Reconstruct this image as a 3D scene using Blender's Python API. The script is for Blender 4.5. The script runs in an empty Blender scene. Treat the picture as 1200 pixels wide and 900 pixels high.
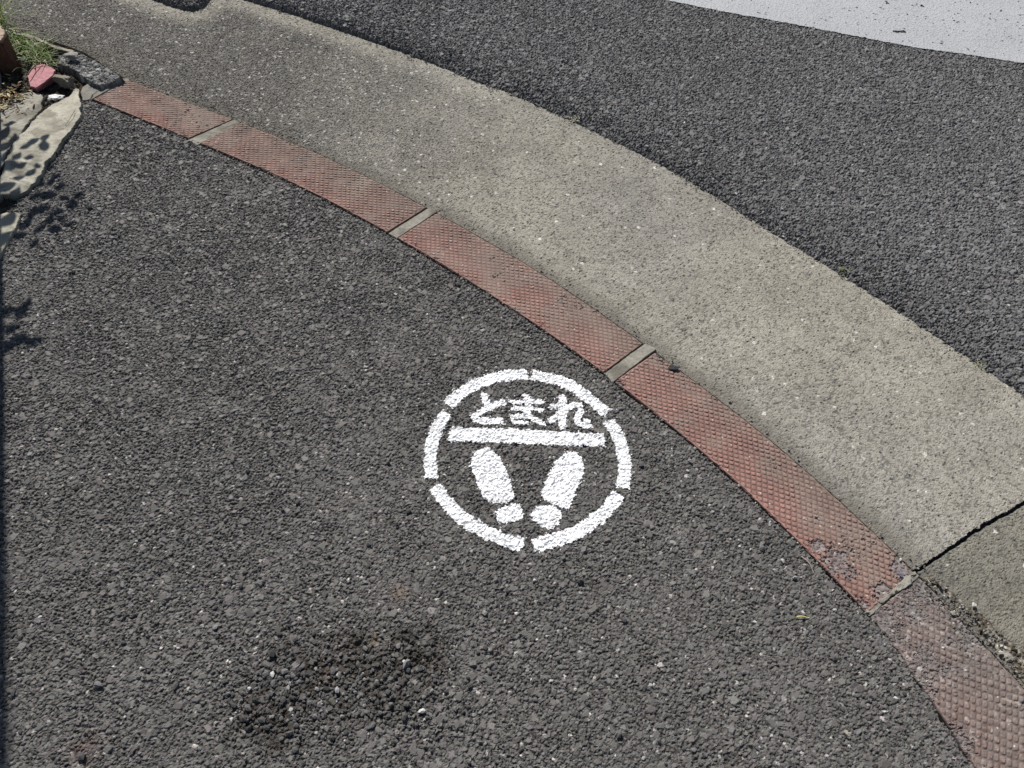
import bpy, bmesh, math, random
import numpy as np
from mathutils import Vector, Matrix

# ------------------------------------------------------------------ camera, sky, sun
S = bpy.context.scene
HC, PITCH, ROLL, HFOV = 1.25, math.radians(54), math.radians(4), math.radians(67)
FPX = 600 / math.tan(HFOV / 2)
cam_d = bpy.data.cameras.new('camera'); cam = bpy.data.objects.new('camera', cam_d)
S.collection.objects.link(cam)
cam_d.sensor_width = 36; cam_d.lens = 18 / math.tan(HFOV / 2)
cam_d.clip_start = 0.02; cam_d.clip_end = 2000
_f = Vector((0, math.cos(PITCH), -math.sin(PITCH))); _x = Vector((1, 0, 0)); _u = Vector((0, math.sin(PITCH), math.cos(PITCH)))
_c, _s = math.cos(ROLL), math.sin(ROLL)
_r = _c * _x + _s * _u; _up = -_s * _x + _c * _u
M = Matrix((( _r.x, _up.x, -_f.x, 0), (_r.y, _up.y, -_f.y, 0), (_r.z, _up.z, -_f.z, HC), (0, 0, 0, 1)))
cam.matrix_world = M
S.camera = cam

SUN_EL = math.radians(44)
SHD = ((3, 430), (8, 890))                                       # the long shadow edge on the pavement gives the sun's bearing
def _gp(px, py):
    d = _f + _r * ((px - 600) / FPX) + _up * ((450 - py) / FPX); t = -HC / d.z; return Vector((d.x * t, d.y * t, 0))
SUN_H = (_gp(*SHD[0]) - _gp(*SHD[1])).normalized()
SUN = Vector((SUN_H.x * math.cos(SUN_EL), SUN_H.y * math.cos(SUN_EL), math.sin(SUN_EL)))
W = bpy.data.worlds.new('World'); S.world = W; W.use_nodes = True
nt = W.node_tree; bg = nt.nodes['Background']
sky = nt.nodes.new('ShaderNodeTexSky'); sky.sky_type = 'NISHITA'; sky.sun_disc = False
sky.sun_elevation = SUN_EL; sky.sun_rotation = math.atan2(SUN.x, SUN.y) % (2 * math.pi)
nt.links.new(sky.outputs[0], bg.inputs[0]); bg.inputs[1].default_value = 0.05
sl = bpy.data.lights.new('sun', 'SUN'); sl.energy = 4.6; sl.angle = math.radians(0.5); sl.color = (1, 0.965, 0.92)
so = bpy.data.objects.new('sun', sl); S.collection.objects.link(so)
so.rotation_euler = SUN.to_track_quat('Z', 'Y').to_euler()
S.view_settings.view_transform = 'Standard'; S.view_settings.look = 'None'
S.view_settings.exposure = 0.32; S.view_settings.gamma = 1
S.render.engine = 'CYCLES'
S.cycles.max_bounces = 4; S.cycles.diffuse_bounces = 3

# ------------------------------------------------------------------ helpers
f4 = np.float32
def G(pts, z=0.0):
    """survey marks of the site: picture marks -> metres on the ground (or height z)"""
    p = np.atleast_2d(np.array(pts, float)); x = (p[:, 0] - 600) / FPX; y = (450 - p[:, 1]) / FPX
    d = np.array(_f)[None] + x[:, None] * np.array(_r)[None] + y[:, None] * np.array(_up)[None]
    t = (z - HC) / d[:, 2]
    return np.stack([d[:, 0] * t, d[:, 1] * t], 1)
def g1(x, y, z=0.0): return G([(x, y)], z)[0]

def tag(o, label=None, cat=None, group=None, kind=None):
    if label: o['label'] = label
    if cat: o['category'] = cat
    if group: o['group'] = group
    if kind: o['kind'] = kind
    return o
def empty(name, loc=(0, 0, 0)):
    o = bpy.data.objects.new(name, None); o.location = loc; o.empty_display_size = .05
    S.collection.objects.link(o); return o
def link_mesh(name, me, mat, parent=None):
    o = bpy.data.objects.new(name, me); S.collection.objects.link(o)
    if mat: me.materials.append(mat)
    if parent:
        o.parent = parent; o.matrix_parent_inverse = Matrix.Translation(-Vector(parent.location))
    return o
def np_mesh(name, V, F, C=None, smooth=False):
    """V (n,3), F (m,k) faces, C (n,3) linear colours"""
    me = bpy.data.meshes.new(name); k = F.shape[1]
    me.vertices.add(len(V)); me.vertices.foreach_set('co', np.ascontiguousarray(V, f4).ravel())
    me.loops.add(F.size); me.loops.foreach_set('vertex_index', np.ascontiguousarray(F, np.int32).ravel())
    me.polygons.add(len(F)); me.polygons.foreach_set('loop_start', np.arange(0, F.size, k, dtype=np.int32))
    try: me.polygons.foreach_set('loop_total', np.full(len(F), k, np.int32))
    except Exception: pass
    me.polygons.foreach_set('use_smooth', np.full(len(F), smooth, bool))
    if C is not None:
        a = me.color_attributes.new('Col', 'FLOAT_COLOR', 'POINT')
        a.data.foreach_set('color', np.concatenate([C, np.ones((len(C), 1))], 1).astype(f4).ravel())
    me.update(calc_edges=True); return me

TN = 8192
def hsh(i, j, seed):
    i = i.astype(np.int64); j = j.astype(np.int64)
    h = (i * 73856093) ^ (j * 19349663) ^ (seed * 83492791)
    h ^= (h >> 13); h = h * 1274126177; h ^= (h >> 16)
    return (h & (TN - 1)).astype(np.int32)
_R = np.random.default_rng(7).random(TN).astype(f4)
def vnoise(X, Y, scale, seed, octv=3):
    out = 0; amp = 1; tot = 0
    for o in range(octv):
        x = X / scale; y = Y / scale; i = np.floor(x); j = np.floor(y); u = (x - i); v = (y - j)
        u = u * u * (3 - 2 * u); v = v * v * (3 - 2 * v)
        a = _R[hsh(i, j, seed + o)]; b = _R[hsh(i + 1, j, seed + o)]; c = _R[hsh(i, j + 1, seed + o)]; d = _R[hsh(i + 1, j + 1, seed + o)]
        out = out + amp * ((a * (1 - u) + b * u) * (1 - v) + (c * (1 - u) + d * u) * v); tot += amp
        amp *= .5; scale *= .47
    return (out / tot).astype(f4)
def sstep(a, b, x):
    t = np.clip((x - a) / (b - a), 0, 1); return t * t * (3 - 2 * t)

def stones(X, Y, cell, seed, presence=1., rad=(.55, .8), z=(-1., 0.), tilt=.3, slope=1.6, K=5):
    """a bed of angular flat-topped stones: height, stone id, 0..1 rim distance"""
    rg = np.random.default_rng(seed)
    jx = rg.uniform(.1, .9, TN).astype(f4); jy = rg.uniform(.1, .9, TN).astype(f4)
    on = rg.random(TN) < presence
    r = (rg.uniform(*rad, TN) * cell).astype(f4); zz = (rg.uniform(*z, TN) * 1e-3).astype(f4)
    an = np.sort(rg.uniform(-.42, .42, (TN, K)) + np.arange(K) * 2 * math.pi / K, 1) + rg.uniform(0, 6.28, (TN, 1))
    off = rg.uniform(.8, 1.15, (TN, K)); st = rg.uniform(.62, 1, TN); sa = rg.uniform(0, 3.14, TN)
    # squeeze along a random axis
    dx = np.cos(an); dy = np.sin(an)
    ca, sa_ = np.cos(sa)[:, None], np.sin(sa)[:, None]
    al = dx * ca + dy * sa_; pe = -dx * sa_ + dy * ca; pe = pe / st[:, None]
    dx = ((al * ca - pe * sa_) / off / r[:, None]).astype(f4); dy = ((al * sa_ + pe * ca) / off / r[:, None]).astype(f4)
    tx = rg.normal(0, tilt, TN).astype(f4); ty = rg.normal(0, tilt, TN).astype(f4)
    H = np.full(X.shape, -1., f4); ID = np.zeros(X.shape, np.int32); GG = np.full(X.shape, 2., f4)
    ci = np.floor(X / cell); cj = np.floor(Y / cell)
    for a in (-1, 0, 1):
        for b in (-1, 0, 1):
            h = hsh(ci + a, cj + b, seed)
            ddx = (X - (ci + a + jx[h]) * cell).astype(f4); ddy = (Y - (cj + b + jy[h]) * cell).astype(f4)
            g = np.full(X.shape, -9., f4)
            for k in range(K): g = np.maximum(g, dx[h, k] * ddx + dy[h, k] * ddy)
            hh = zz[h] + np.clip(tx[h] * ddx + ty[h] * ddy, -.002, .002) - slope * np.maximum(g - .68, 0) * r[h]
            hh = np.where(on[h] & (g < 1.25), hh, -1.)
            m = hh > H
            H = np.where(m, hh, H); ID = np.where(m, h, ID); GG = np.where(m, g, GG)
    return H, ID, GG

def catmull(P, n=14):
    P = np.asarray(P, float); P = np.vstack([2 * P[0] - P[1], P, 2 * P[-1] - P[-2]]); out = []
    for i in range(1, len(P) - 2):
        for t in np.linspace(0, 1, n, endpoint=False):
            a, b, c, d = P[i - 1:i + 3]
            out.append(.5 * ((2 * b) + (c - a) * t + (2 * a - 5 * b + 4 * c - d) * t * t + (3 * b - a - 3 * c + d) * t ** 3))
    out.append(P[-2]); return np.array(out)
def sdcurve(X, Y, C):
    """signed distance to an open curve, + on its left"""
    best = np.full(X.shape, 1e9, f4); sg = np.ones(X.shape, f4)
    for a, b in zip(C[:-1], C[1:]):
        d = b - a; L2 = d @ d + 1e-12
        t = np.clip(((X - a[0]) * d[0] + (Y - a[1]) * d[1]) / L2, 0, 1)
        ex = X - a[0] - t * d[0]; ey = Y - a[1] - t * d[1]; q = ex * ex + ey * ey
        m = q < best
        best = np.where(m, q, best); sg = np.where(m, np.where(d[0] * (Y - a[1]) - d[1] * (X - a[0]) > 0, 1, -1), sg)
    return (np.sqrt(best) * sg).astype(f4)
def sdpoly(X, Y, P):
    """distance to a closed outline, negative inside"""
    best = np.full(X.shape, 1e9, f4); ins = np.zeros(X.shape, bool); n = len(P)
    for i in range(n):
        a, b = P[i], P[(i + 1) % n]; d = b - a; L2 = d @ d + 1e-12
        t = np.clip(((X - a[0]) * d[0] + (Y - a[1]) * d[1]) / L2, 0, 1)
        best = np.minimum(best, (X - a[0] - t * d[0]) ** 2 + (Y - a[1] - t * d[1]) ** 2)
        if abs(d[1]) > 1e-12:
            ins ^= ((a[1] > Y) != (b[1] > Y)) & (X < d[0] * (Y - a[1]) / d[1] + a[0])
    r = np.sqrt(best); return np.where(ins, -r, r).astype(f4)

def lerp(a, b, t): return a + (b - a) * t[:, None]
def rgb(*c): return np.array(c, f4)

class Field:
    """points of a square lattice that lie inside a region, with heights and tints"""
    def __init__(s, x0, x1, y0, y1, res):
        xs = np.arange(x0, x1, res, dtype=f4); ys = np.arange(y0, y1, res, dtype=f4)
        s.shape = (len(ys), len(xs)); XX, YY = np.meshgrid(xs, ys); s.X = XX.ravel(); s.Y = YY.ravel(); s.res = res
    def keep(s, m):
        s.idx = np.nonzero(m)[0]; s.full = np.full(s.X.size, -1, np.int64); s.full[s.idx] = np.arange(len(s.idx))
        s.x = s.X[s.idx]; s.y = s.Y[s.idx]; return s
    def faces(s, sel=None):
        f = s.full if sel is None else np.where(s.full >= 0, np.where(sel[np.maximum(s.full, 0)], s.full, -1), -1)
        f = f.reshape(s.shape); Q = np.stack([f[:-1, :-1], f[:-1, 1:], f[1:, 1:], f[1:, :-1]], -1).reshape(-1, 4)
        return Q[(Q >= 0).all(1)]
    def mesh(s, name, z, col, sel=None, jit=.0):
        F = s.faces(sel); used = np.unique(F); mp = np.full(len(s.x), -1); mp[used] = np.arange(len(used))
        V = np.stack([s.x, s.y, z], 1)[used]
        if jit:
            h = hsh(np.round(V[:, 0] / s.res), np.round(V[:, 1] / s.res), 5); V[:, 0] += (_R[h] - .5) * jit * s.res; V[:, 1] += (_R[(h + 99) % TN] - .5) * jit * s.res
        return np_mesh(name, V, mp[F], col[used])

# ------------------------------------------------------------------ materials
def surface(name, rough=.85, spec=.35, fine=.0006, bump=.25, var=.25, varscale=6., tint=(1, 1, 1), micro=900.):
    """stone, asphalt, concrete: grain tint of each stone x slow stains x fine grit, with a fine bump"""
    m = bpy.data.materials.new(name); m.use_nodes = True; n = m.node_tree.nodes; l = m.node_tree.links; b = n['Principled BSDF']
    at = n.new('ShaderNodeAttribute'); at.attribute_name = 'Col'
    tc = n.new('ShaderNodeTexCoord')
    n1 = n.new('ShaderNodeTexNoise'); n1.inputs['Scale'].default_value = varscale; n1.inputs['Detail'].default_value = 6
    n2 = n.new('ShaderNodeTexNoise'); n2.inputs['Scale'].default_value = micro; n2.inputs['Detail'].default_value = 3
    for q in (n1, n2): l.new(tc.outputs['Object'], q.inputs['Vector'])
    r1 = n.new('ShaderNodeMapRange'); r1.inputs['From Min'].default_value = .3; r1.inputs['From Max'].default_value = .7
    r1.inputs['To Min'].default_value = 1 - var; r1.inputs['To Max'].default_value = 1 + var; l.new(n1.outputs[0], r1.inputs[0])
    r2 = n.new('ShaderNodeMapRange'); r2.inputs['From Min'].default_value = .25; r2.inputs['From Max'].default_value = .75
    r2.inputs['To Min'].default_value = .68; r2.inputs['To Max'].default_value = 1.32; l.new(n2.outputs[0], r2.inputs[0])
    mu = n.new('ShaderNodeMath'); mu.operation = 'MULTIPLY'; l.new(r1.outputs[0], mu.inputs[0]); l.new(r2.outputs[0], mu.inputs[1])
    vm = n.new('ShaderNodeVectorMath'); vm.operation = 'SCALE'; l.new(at.outputs['Color'], vm.inputs[0]); l.new(mu.outputs[0], vm.inputs['Scale'])
    vt = n.new('ShaderNodeVectorMath'); vt.operation = 'MULTIPLY'; l.new(vm.outputs[0], vt.inputs[0]); vt.inputs[1].default_value = tint
    l.new(vt.outputs[0], b.inputs['Base Color'])
    b.inputs['Roughness'].default_value = rough; b.inputs['Specular IOR Level'].default_value = spec
    bp = n.new('ShaderNodeBump'); bp.inputs['Strength'].default_value = bump; bp.inputs['Distance'].default_value = fine
    l.new(n2.outputs[0], bp.inputs['Height']); l.new(bp.outputs[0], b.inputs['Normal'])
    return m
M_asph = surface('pavement asphalt', rough=.70, spec=.34, var=.07, varscale=5)
M_road = surface('road asphalt', rough=.72, spec=.34, var=.08, varscale=3)
M_conc = surface('gutter concrete', rough=.9, spec=.2, var=.10, varscale=7, fine=.0004)
M_red = surface('red kerb concrete', rough=.85, spec=.25, var=.10, varscale=14)
M_mort = surface('mortar', rough=.92, spec=.2, var=.15, varscale=30)
M_paint = surface('white road paint', rough=.6, spec=.4, var=.04, varscale=20, bump=.15)
M_stripe = surface('worn white stripe paint', rough=.65, spec=.35, var=.05, varscale=5, bump=.2)
M_soil = surface('dry soil', rough=.95, spec=.1, var=.3, varscale=25, fine=.0015, bump=.5)
M_rock = surface('loose stone', rough=.85, spec=.3, var=.15, varscale=60)
def plain(name, c, rough=.8, ns=40, var=.2, trans=0, bump=.2):
    m = bpy.data.materials.new(name); m.use_nodes = True; n = m.node_tree.nodes; l = m.node_tree.links; b = n['Principled BSDF']
    tc = n.new('ShaderNodeTexCoord'); q = n.new('ShaderNodeTexNoise'); q.inputs['Scale'].default_value = ns; q.inputs['Detail'].default_value = 8
    l.new(tc.outputs['Object'], q.inputs['Vector'])
    r = n.new('ShaderNodeMapRange'); r.inputs['From Min'].default_value = .3; r.inputs['From Max'].default_value = .7
    r.inputs['To Min'].default_value = 1 - var; r.inputs['To Max'].default_value = 1 + var; l.new(q.outputs[0], r.inputs[0])
    v = n.new('ShaderNodeVectorMath'); v.operation = 'SCALE'; v.inputs[0].default_value = c; l.new(r.outputs[0], v.inputs['Scale'])
    l.new(v.outputs[0], b.inputs['Base Color']); b.inputs['Roughness'].default_value = rough
    bp = n.new('ShaderNodeBump'); bp.inputs['Strength'].default_value = bump; bp.inputs['Distance'].default_value = .002
    l.new(q.outputs[0], bp.inputs['Height']); l.new(bp.outputs[0], b.inputs['Normal'])
    return m

# ------------------------------------------------------------------ survey lines (all run from far left to near right)
C_in = catmull(G([(-70, 40), (20, 82), (108, 117), (222, 163.5), (340, 214), (455, 274), (580, 350), (708, 439), (860, 564), (1014, 718), (1072, 795), (1138, 895), (1240, 1060)]))
C_out = catmull(G([(-160, -20), (-60, 12), (35, 40), (95, 60), (150, 93), (274, 140), (390, 188), (503, 245), (630, 318), (757, 405), (910, 522), (1066, 664), (1140, 741), (1205, 812), (1330, 960)]))
C_road = catmull(G([(-200, -110), (60, -38), (172, -2), (203, 9), (226, 13), (242, 7), (252, -3), (268, -5), (284, 0), (340, 17), (425, 46), (489, 69), (563, 99), (600, 112), (700, 158), (800, 210), (900, 272), (983, 323), (1067, 377), (1200, 467), (1330, 560)]))
FR = G([(-55, -45), (1255, -45), (1255, 950), (-55, 950)])         # worked-out area, a little beyond the view

# ------------------------------------------------------------------ ground sheet to the horizon
gm = bpy.data.materials.new('distant ground'); gm.use_nodes = True
_b = gm.node_tree.nodes['Principled BSDF']; _n = gm.node_tree.nodes.new('ShaderNodeTexNoise'); _n.inputs['Scale'].default_value = 120; _n.inputs['Detail'].default_value = 8
_t = gm.node_tree.nodes.new('ShaderNodeTexCoord'); gm.node_tree.links.new(_t.outputs['Object'], _n.inputs['Vector'])
_cr = gm.node_tree.nodes.new('ShaderNodeValToRGB'); _cr.color_ramp.elements[0].color = (.03, .03, .03, 1); _cr.color_ramp.elements[1].color = (.14, .138, .135, 1)
_cr.color_ramp.elements[0].position = .3; _cr.color_ramp.elements[1].position = .7
gm.node_tree.links.new(_n.outputs[0], _cr.inputs[0]); gm.node_tree.links.new(_cr.outputs[0], _b.inputs['Base Color']); _b.inputs['Roughness'].default_value = .9
bm = bmesh.new(); bmesh.ops.create_grid(bm, x_segments=8, y_segments=8, size=400); bmesh.ops.translate(bm, verts=bm.verts, vec=(0, 0, -.016))
me = bpy.data.meshes.new('ground'); bm.to_mesh(me); bm.free()
tag(link_mesh('ground', me, gm), kind='structure')

# ------------------------------------------------------------------ pavement asphalt
def stone_tint(ID, seed, base, spread, bright_p, bright, warm=(1, .985, .965)):
    rg = np.random.default_rng(seed + 1000)
    v = base * np.exp(rg.normal(0, spread, TN)); k = rg.random(TN) < bright_p; v[k] = rg.uniform(*bright, k.sum())
    t = rg.normal(0, .018, (TN, 3)); c = v[:, None] * (np.array(warm)[None] + t)
    return c.astype(f4)[ID]
def asphalt(x, y, seed, base, warm, rough=1., fineness=1., bright=(.2, .5), bp=.022):
    hs, ids, gs = stones(x, y, .0043 * fineness, seed, 1, (.48, .76), (-1.8 * rough, .2), .42 * rough)
    hm, idm, gmm = stones(x, y, .0085 * fineness, seed + 1, .50, (.30, .60), (-1.2 * rough, .9), .26 * rough)
    hl, idl, gl = stones(x, y, .0175 * fineness, seed + 2, .32, (.22, .50), (-.7, 1.5), .15 * rough)
    hx, idx, gx = stones(x, y, .031 * fineness, seed + 3, .20, (.14, .30), (-.2, .9), .05, 1.2, 6)
    c = stone_tint(ids, seed, base * .97, .24, bp, bright, warm)
    h = hs.copy(); rim = gs.copy()
    for hh, ii, gg, sd, bb in ((hm, idm, gmm, seed + 1, base * 1.02), (hl, idl, gl, seed + 2, base * 1.04), (hx, idx, gx, seed + 3, base * 1.02)):
        m = hh > h; cc = stone_tint(ii, sd, bb, .18, bp * .25, (bright[0] * .8, bright[1] * .75), warm)
        c = np.where(m[:, None], cc, c); rim = np.where(m, gg, rim); h = np.where(m, hh, h)
    pit = -.0026 * rough; low = h < pit; h = np.maximum(h, pit + (vnoise(x, y, .003, seed + 9, 2) - .5) * .0006)
    binder = rgb(.036, .033, .029)
    c = lerp(c, binder, (sstep(.9, 1.15, rim) * .45).astype(f4)); c[low] = binder * 1.1
    return h, c

pav = Field(-1.25, 1.05, .02, 1.86, .0015)
sd_in = sdcurve(pav.X, pav.Y, C_in); sd_fr = sdpoly(pav.X, pav.Y, FR)
BED = G([(132, 80), (112, 112), (98, 135), (88, 152), (60, 190), (40, 225), (26, 258), (2, 305), (-60, 420), (-200, 500), (-200, -200)])
sd_bed = sdpoly(pav.X, pav.Y, BED)
rag = (vnoise(pav.X, pav.Y, .02, 31, 3) - .5) * .005
pav.keep((sd_in < -.0004 + rag * (.25 + 4 * sstep(.5, .3, pav.Y))) & (sd_fr < 0) & (sd_bed > -.03))
x, y = pav.x, pav.y
# raveled patches where the fines have gone
rav = np.zeros(len(x), f4)
for px, py, rx, ry in ((420, 790, .14, .07), (320, 835, .08, .06), (480, 765, .07, .05), (1020, 690, .05, .03)):
    q = g1(px, py); rav = np.maximum(rav, np.exp(-(((x - q[0]) / rx / .7) ** 2 + ((y - q[1]) / ry / .75) ** 2)).astype(f4))
rav = np.clip(rav * (.2 + 1.6 * vnoise(x, y, .028, 51, 3)), 0, 1)
rough_n = vnoise(x, y, .12, 77, 3)
h, c = asphalt(x, y, 11, .111, (1, .945, .885), bright=(.25, .55), bp=.017)
amp = .88 + .50 * rough_n + .9 * rav
h = h * amp * (1 - .22 * sstep(.5, .3, vnoise(x, y, .04, 79, 3))) - rav * .0022 + (vnoise(x, y, .25, 5, 2) - .5) * .004
# a layer of coarse stones left proud in the raveled patches
hc, idc, gc = stones(x, y, .010, 301, .75, (.36, .55), (-1.2, 1.6), .25)
m = (rav > .32) & (hc - .0012 > h)
h = np.where(m, hc - .0012, h); c[m] = stone_tint(idc[m], 301, .085, .35, .02, (.2, .3), (1, .96, .91))
dirt = np.clip(rav * 1.9, 0, 1) * sstep(.35, .5, vnoise(x, y, .02, 55, 3)) * np.where(m, .3, .95)
c = lerp(c, rgb(.028, .0205, .013), (np.clip(dirt + .35 * sstep(.3, .8, rav), 0, 1) * .76).astype(f4))
for px, py, r_, col in ((468, 695, .014, (.16, .10, .06)), (440, 750, .010, (.17, .12, .06)), (385, 790, .012, (.15, .10, .08)), (300, 830, .016, (.10, .06, .05)), (100, 880, .02, (.10, .04, .03))):
    q = g1(px, py); w = np.exp(-(((x - q[0]) ** 2 + (y - q[1]) ** 2) / r_ ** 2)) * vnoise(x, y, .006, 88, 2) * 1.2
    c = lerp(c, rgb(*col), np.clip(w * .7, 0, .6).astype(f4))
sdi = sd_in[pav.idx]
crk = sstep(.40, .56, y)
h = h - sstep(-.0045, -.0015, sdi + rag[pav.idx] * .5) * .007 * crk * sstep(.25, .6, vnoise(x, y, .05, 78, 3)) + sstep(-.03, -.005, sdi) * .0012 * crk + (1 - crk) * sstep(-.03, 0, sdi) * .0015                      # the open crack along the red blocks
c = lerp(c, rgb(.03, .027, .024), (sstep(-.005, -.001, sdi) * .5 * crk).astype(f4))
pav_z = h.astype(f4); pav_c = c
tag(link_mesh('pavement', pav.mesh('pavement', pav_z, pav_c, jit=.5), M_asph), kind='structure')

# ------------------------------------------------------------------ road asphalt
road = Field(-1.85, 2.35, .88, 3.2, .0022)
sd_rd = sdcurve(road.X, road.Y, C_road); sd_fr2 = sdpoly(road.X, road.Y, FR)
rag = (vnoise(road.X, road.Y, .008, 41, 3) - .5) * .010
left = sstep(-.15, -.5, road.X)                                # the overlay stands proud of the gutter at the left
sd_rr = sd_rd + rag * (1 - .3 * left)
road.keep((sd_rr > 0) & (sd_fr2 < .0))
x, y = road.x, road.y
h, c = asphalt(x, y, 21, .128, (1, .975, .965), rough=1.25, fineness=1.15, bp=.012)
e = sd_rr[road.idx]; lf = sstep(-.1, -.55, x)
edgerough = np.exp(-e / .06)
h = h * (1.15 + .9 * edgerough) + .0015 + lf * .010 - sstep(.012, .0, e) * (.004 + lf * .012)
c = lerp(c, c * .72, (edgerough * .6).astype(f4))
c = lerp(c, rgb(.07, .06, .045), (sstep(.010, .0, e) * .5 * (1 - lf)).astype(f4))
road_z = h.astype(f4)
tag(link_mesh('road', road.mesh('road', road_z, c, jit=.5), M_road), kind='structure')
# white stripe: thick paint filling the asphalt texture
ST = np.vstack([G([(700, -14), (774, 0), (860, 17), (932, 30), (1000, 43), (1073, 57), (1140, 66), (1200, 75.5), (1300, 92)]), G([(1330, -60), (690, -60)])])
sds = sdpoly(x, y, ST) + (vnoise(x, y, .01, 61, 3) - .5) * .008
pit = vnoise(x, y, .006, 62, 2)
wear = np.zeros(len(x), f4)
for px, py, rx, ry in ((1052, 38, .035, .012), (1078, 8, .02, .01), (1040, 5, .01, .02)):
    q = g1(px, py); wear = np.maximum(wear, np.exp(-(((x - q[0]) / rx) ** 2 + ((y - q[1]) / ry) ** 2)).astype(f4))
sel = (sds < 0) & (pit > .10) & (wear * vnoise(x, y, .008, 64, 2) < .42)
hz, cz = stones(x, y, .0065, 65, 1, (.5, .7), (-.9, .4), .13)[:2]
zs = np.maximum(road_z * .35 + .0022, np.maximum(hz, -.0006) * .8 + .003)
cs = np.tile(rgb(.37, .375, .385), (len(x), 1)) * (1 + .10 * (vnoise(x, y, .003, 66, 2) - .5))[:, None]
cs = lerp(cs, rgb(.22, .225, .23), (sstep(.30, .16, pit) * .8).astype(f4))
st = link_mesh('crossing_stripe', road.mesh('crossing_stripe', zs.astype(f4), cs.astype(f4), sel, jit=.5), M_stripe)
tag(st, 'broad weathered white stripe painted on the road asphalt beyond the gutter', 'road marking')

# ------------------------------------------------------------------ gutter slabs
gut = Field(-1.95, 1.35, .2, 2.45, .002)
so_ = sdcurve(gut.X, gut.Y, C_out); sr_ = sdcurve(gut.X, gut.Y, C_road); sf_ = sdpoly(gut.X, gut.Y, FR)
J0 = G([(150, 93), (190, 70), (215, 55), (228, 36), (238, 18), (246, -6), (250, -40)]); J1 = G([(1066, 672), (1076, 668), (1110, 645), (1150, 618), (1200, 590), (1290, 540)])
# sdcurve + is left of the line
j0 = sdcurve(gut.X, gut.Y, catmull(J0, 6)); j1 = sdcurve(gut.X, gut.Y, catmull(J1, 6))
jn = (vnoise(gut.X, gut.Y, .012, 71, 3) - .5) * .006
base_m = (so_ > -.001) & (sr_ < .022) & (sf_ < 0)
def gutter_slab(m, jd, jw, which):
    gut.keep(m); x, y = gut.x, gut.y; so2 = so_[gut.idx]; sr2 = sr_[gut.idx]
    worn = sstep(.15, -.85, x + .22 * (vnoise(x, y, .16, 81, 4) - .5) * 2) * sstep(-.02, -.09, sr2)
    if which == 2: worn = np.full(len(x), .25, f4)
    # fine cement texture with pits
    n1 = vnoise(x, y, .006, 82, 3); n2 = vnoise(x, y, .05, 83, 3); n3 = vnoise(x, y, .3, 84, 3)
    hs, ids, gs = stones(x, y, .0052, 85, .9, (.32, .60), (-.9, .0), .15)
    hp, idp, gp = stones(x, y, .0072, 185, .24, (.14, .30), (0, 0), 0)
    hl, idl, gl = stones(x, y, .0125, 86, .55, (.15, .36), (-.7, .15), .08)
    buff = rgb(.286, .268, .224); grey = rgb(.228, .219, .200)
    c = lerp(np.tile(buff, (len(x), 1)), grey, np.clip((n3 - .35) * 2.2, 0, 1) * .55)
    c = lerp(c, rgb(.160, .151, .136), (worn * .92).astype(f4))
    c = c * (1 + .30 * (n1 - .5) + .22 * (n2 - .5))[:, None]
    h = (n1 - .5) * .0006 + (n2 - .5) * .0008
    c = c * (1 + .20 * (vnoise(x, y, .12, 88, 5) - .5))[:, None]
    if which == 2: c = c * np.array([.74, .74, .71], f4)
    # small grains and pits
    c = c * (1 + .34 * (_R[ids] - .5))[:, None]
    gap = hs < -.004
    pitm = gap & (vnoise(x, y, .009, 87, 2) > .52)
    c[pitm] *= .55; h = np.where(pitm, h - .0009, h)
    h = h + np.where(gap, 0, hs * (.38 + .5 * worn))
    pk = (gp < 1) & (hp > -.5); c[pk] *= (.50 + .25 * worn[pk])[:, None]; h = np.where(pk, h - .0012, h)
    sl = gl < .95
    rg = np.random.default_rng(99); pick = rg.random(TN)
    lt = rg.uniform(.2, .52, TN)
    isw = sl & (pick[idl] < (.05 + .36 * worn) * (1 if which != 2 else .25))
    isd = sl & ~isw & (pick[idl] > (.86 if which != 2 else .7))
    c[isw] = lerp(c[isw], rgb(1, .98, .93), lt[idl[isw]] * .95)
    c[isd] = c[isd] * .66 * np.array([.95, .98, 1.1], f4); h = h + np.where(sl, hl * .25 + .0003, 0) * (.3 + worn)
    # dirt washed against the red blocks
    dn = .020 + .03 * vnoise(x, y, .09, 91, 3) + (.01 if which == 2 else 0)
    d = sstep(1.6, .3, so2 / dn)
    c = lerp(c, rgb(.135, .125, .105), (d * .72).astype(f4))
    h = h + sstep(.07, .0, so2) * -.003
    h = h - sstep(.0025, -.0005, so2 - .0012) * .008
    h = h - sstep(jw, .0, jd[gut.idx]) * .012 - sstep(.004, .02, sr2) * .006
    c = lerp(c, rgb(.05, .045, .038), (sstep(jw * 1.1, .0, jd[gut.idx]) * .75).astype(f4))
    if which == 1:
        c = lerp(c, rgb(.31, .295, .245), (sstep(-.07, -.01, sr2) * .28 * worn).astype(f4))
    o = link_mesh('gutter', gut.mesh('gutter', (h - .001 - (.0004 if which == 0 else 0)).astype(f4), c.astype(f4), jit=.4), M_conc)
    return tag(o, kind='structure')
gutter_slab(base_m & (j0 + jn < .0024) & (j1 + jn > .0016), np.minimum(-(j0 + jn) * .8 + .0030, j1 + jn - .0012), .0018, 1)
gutter_slab(base_m & (j0 + jn > -.0008), j0 + jn + .0016, .0018, 0)
gutter_slab(base_m & (j1 + jn < -.0014), -(j1 + jn) - .001, .003, 2)

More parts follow.
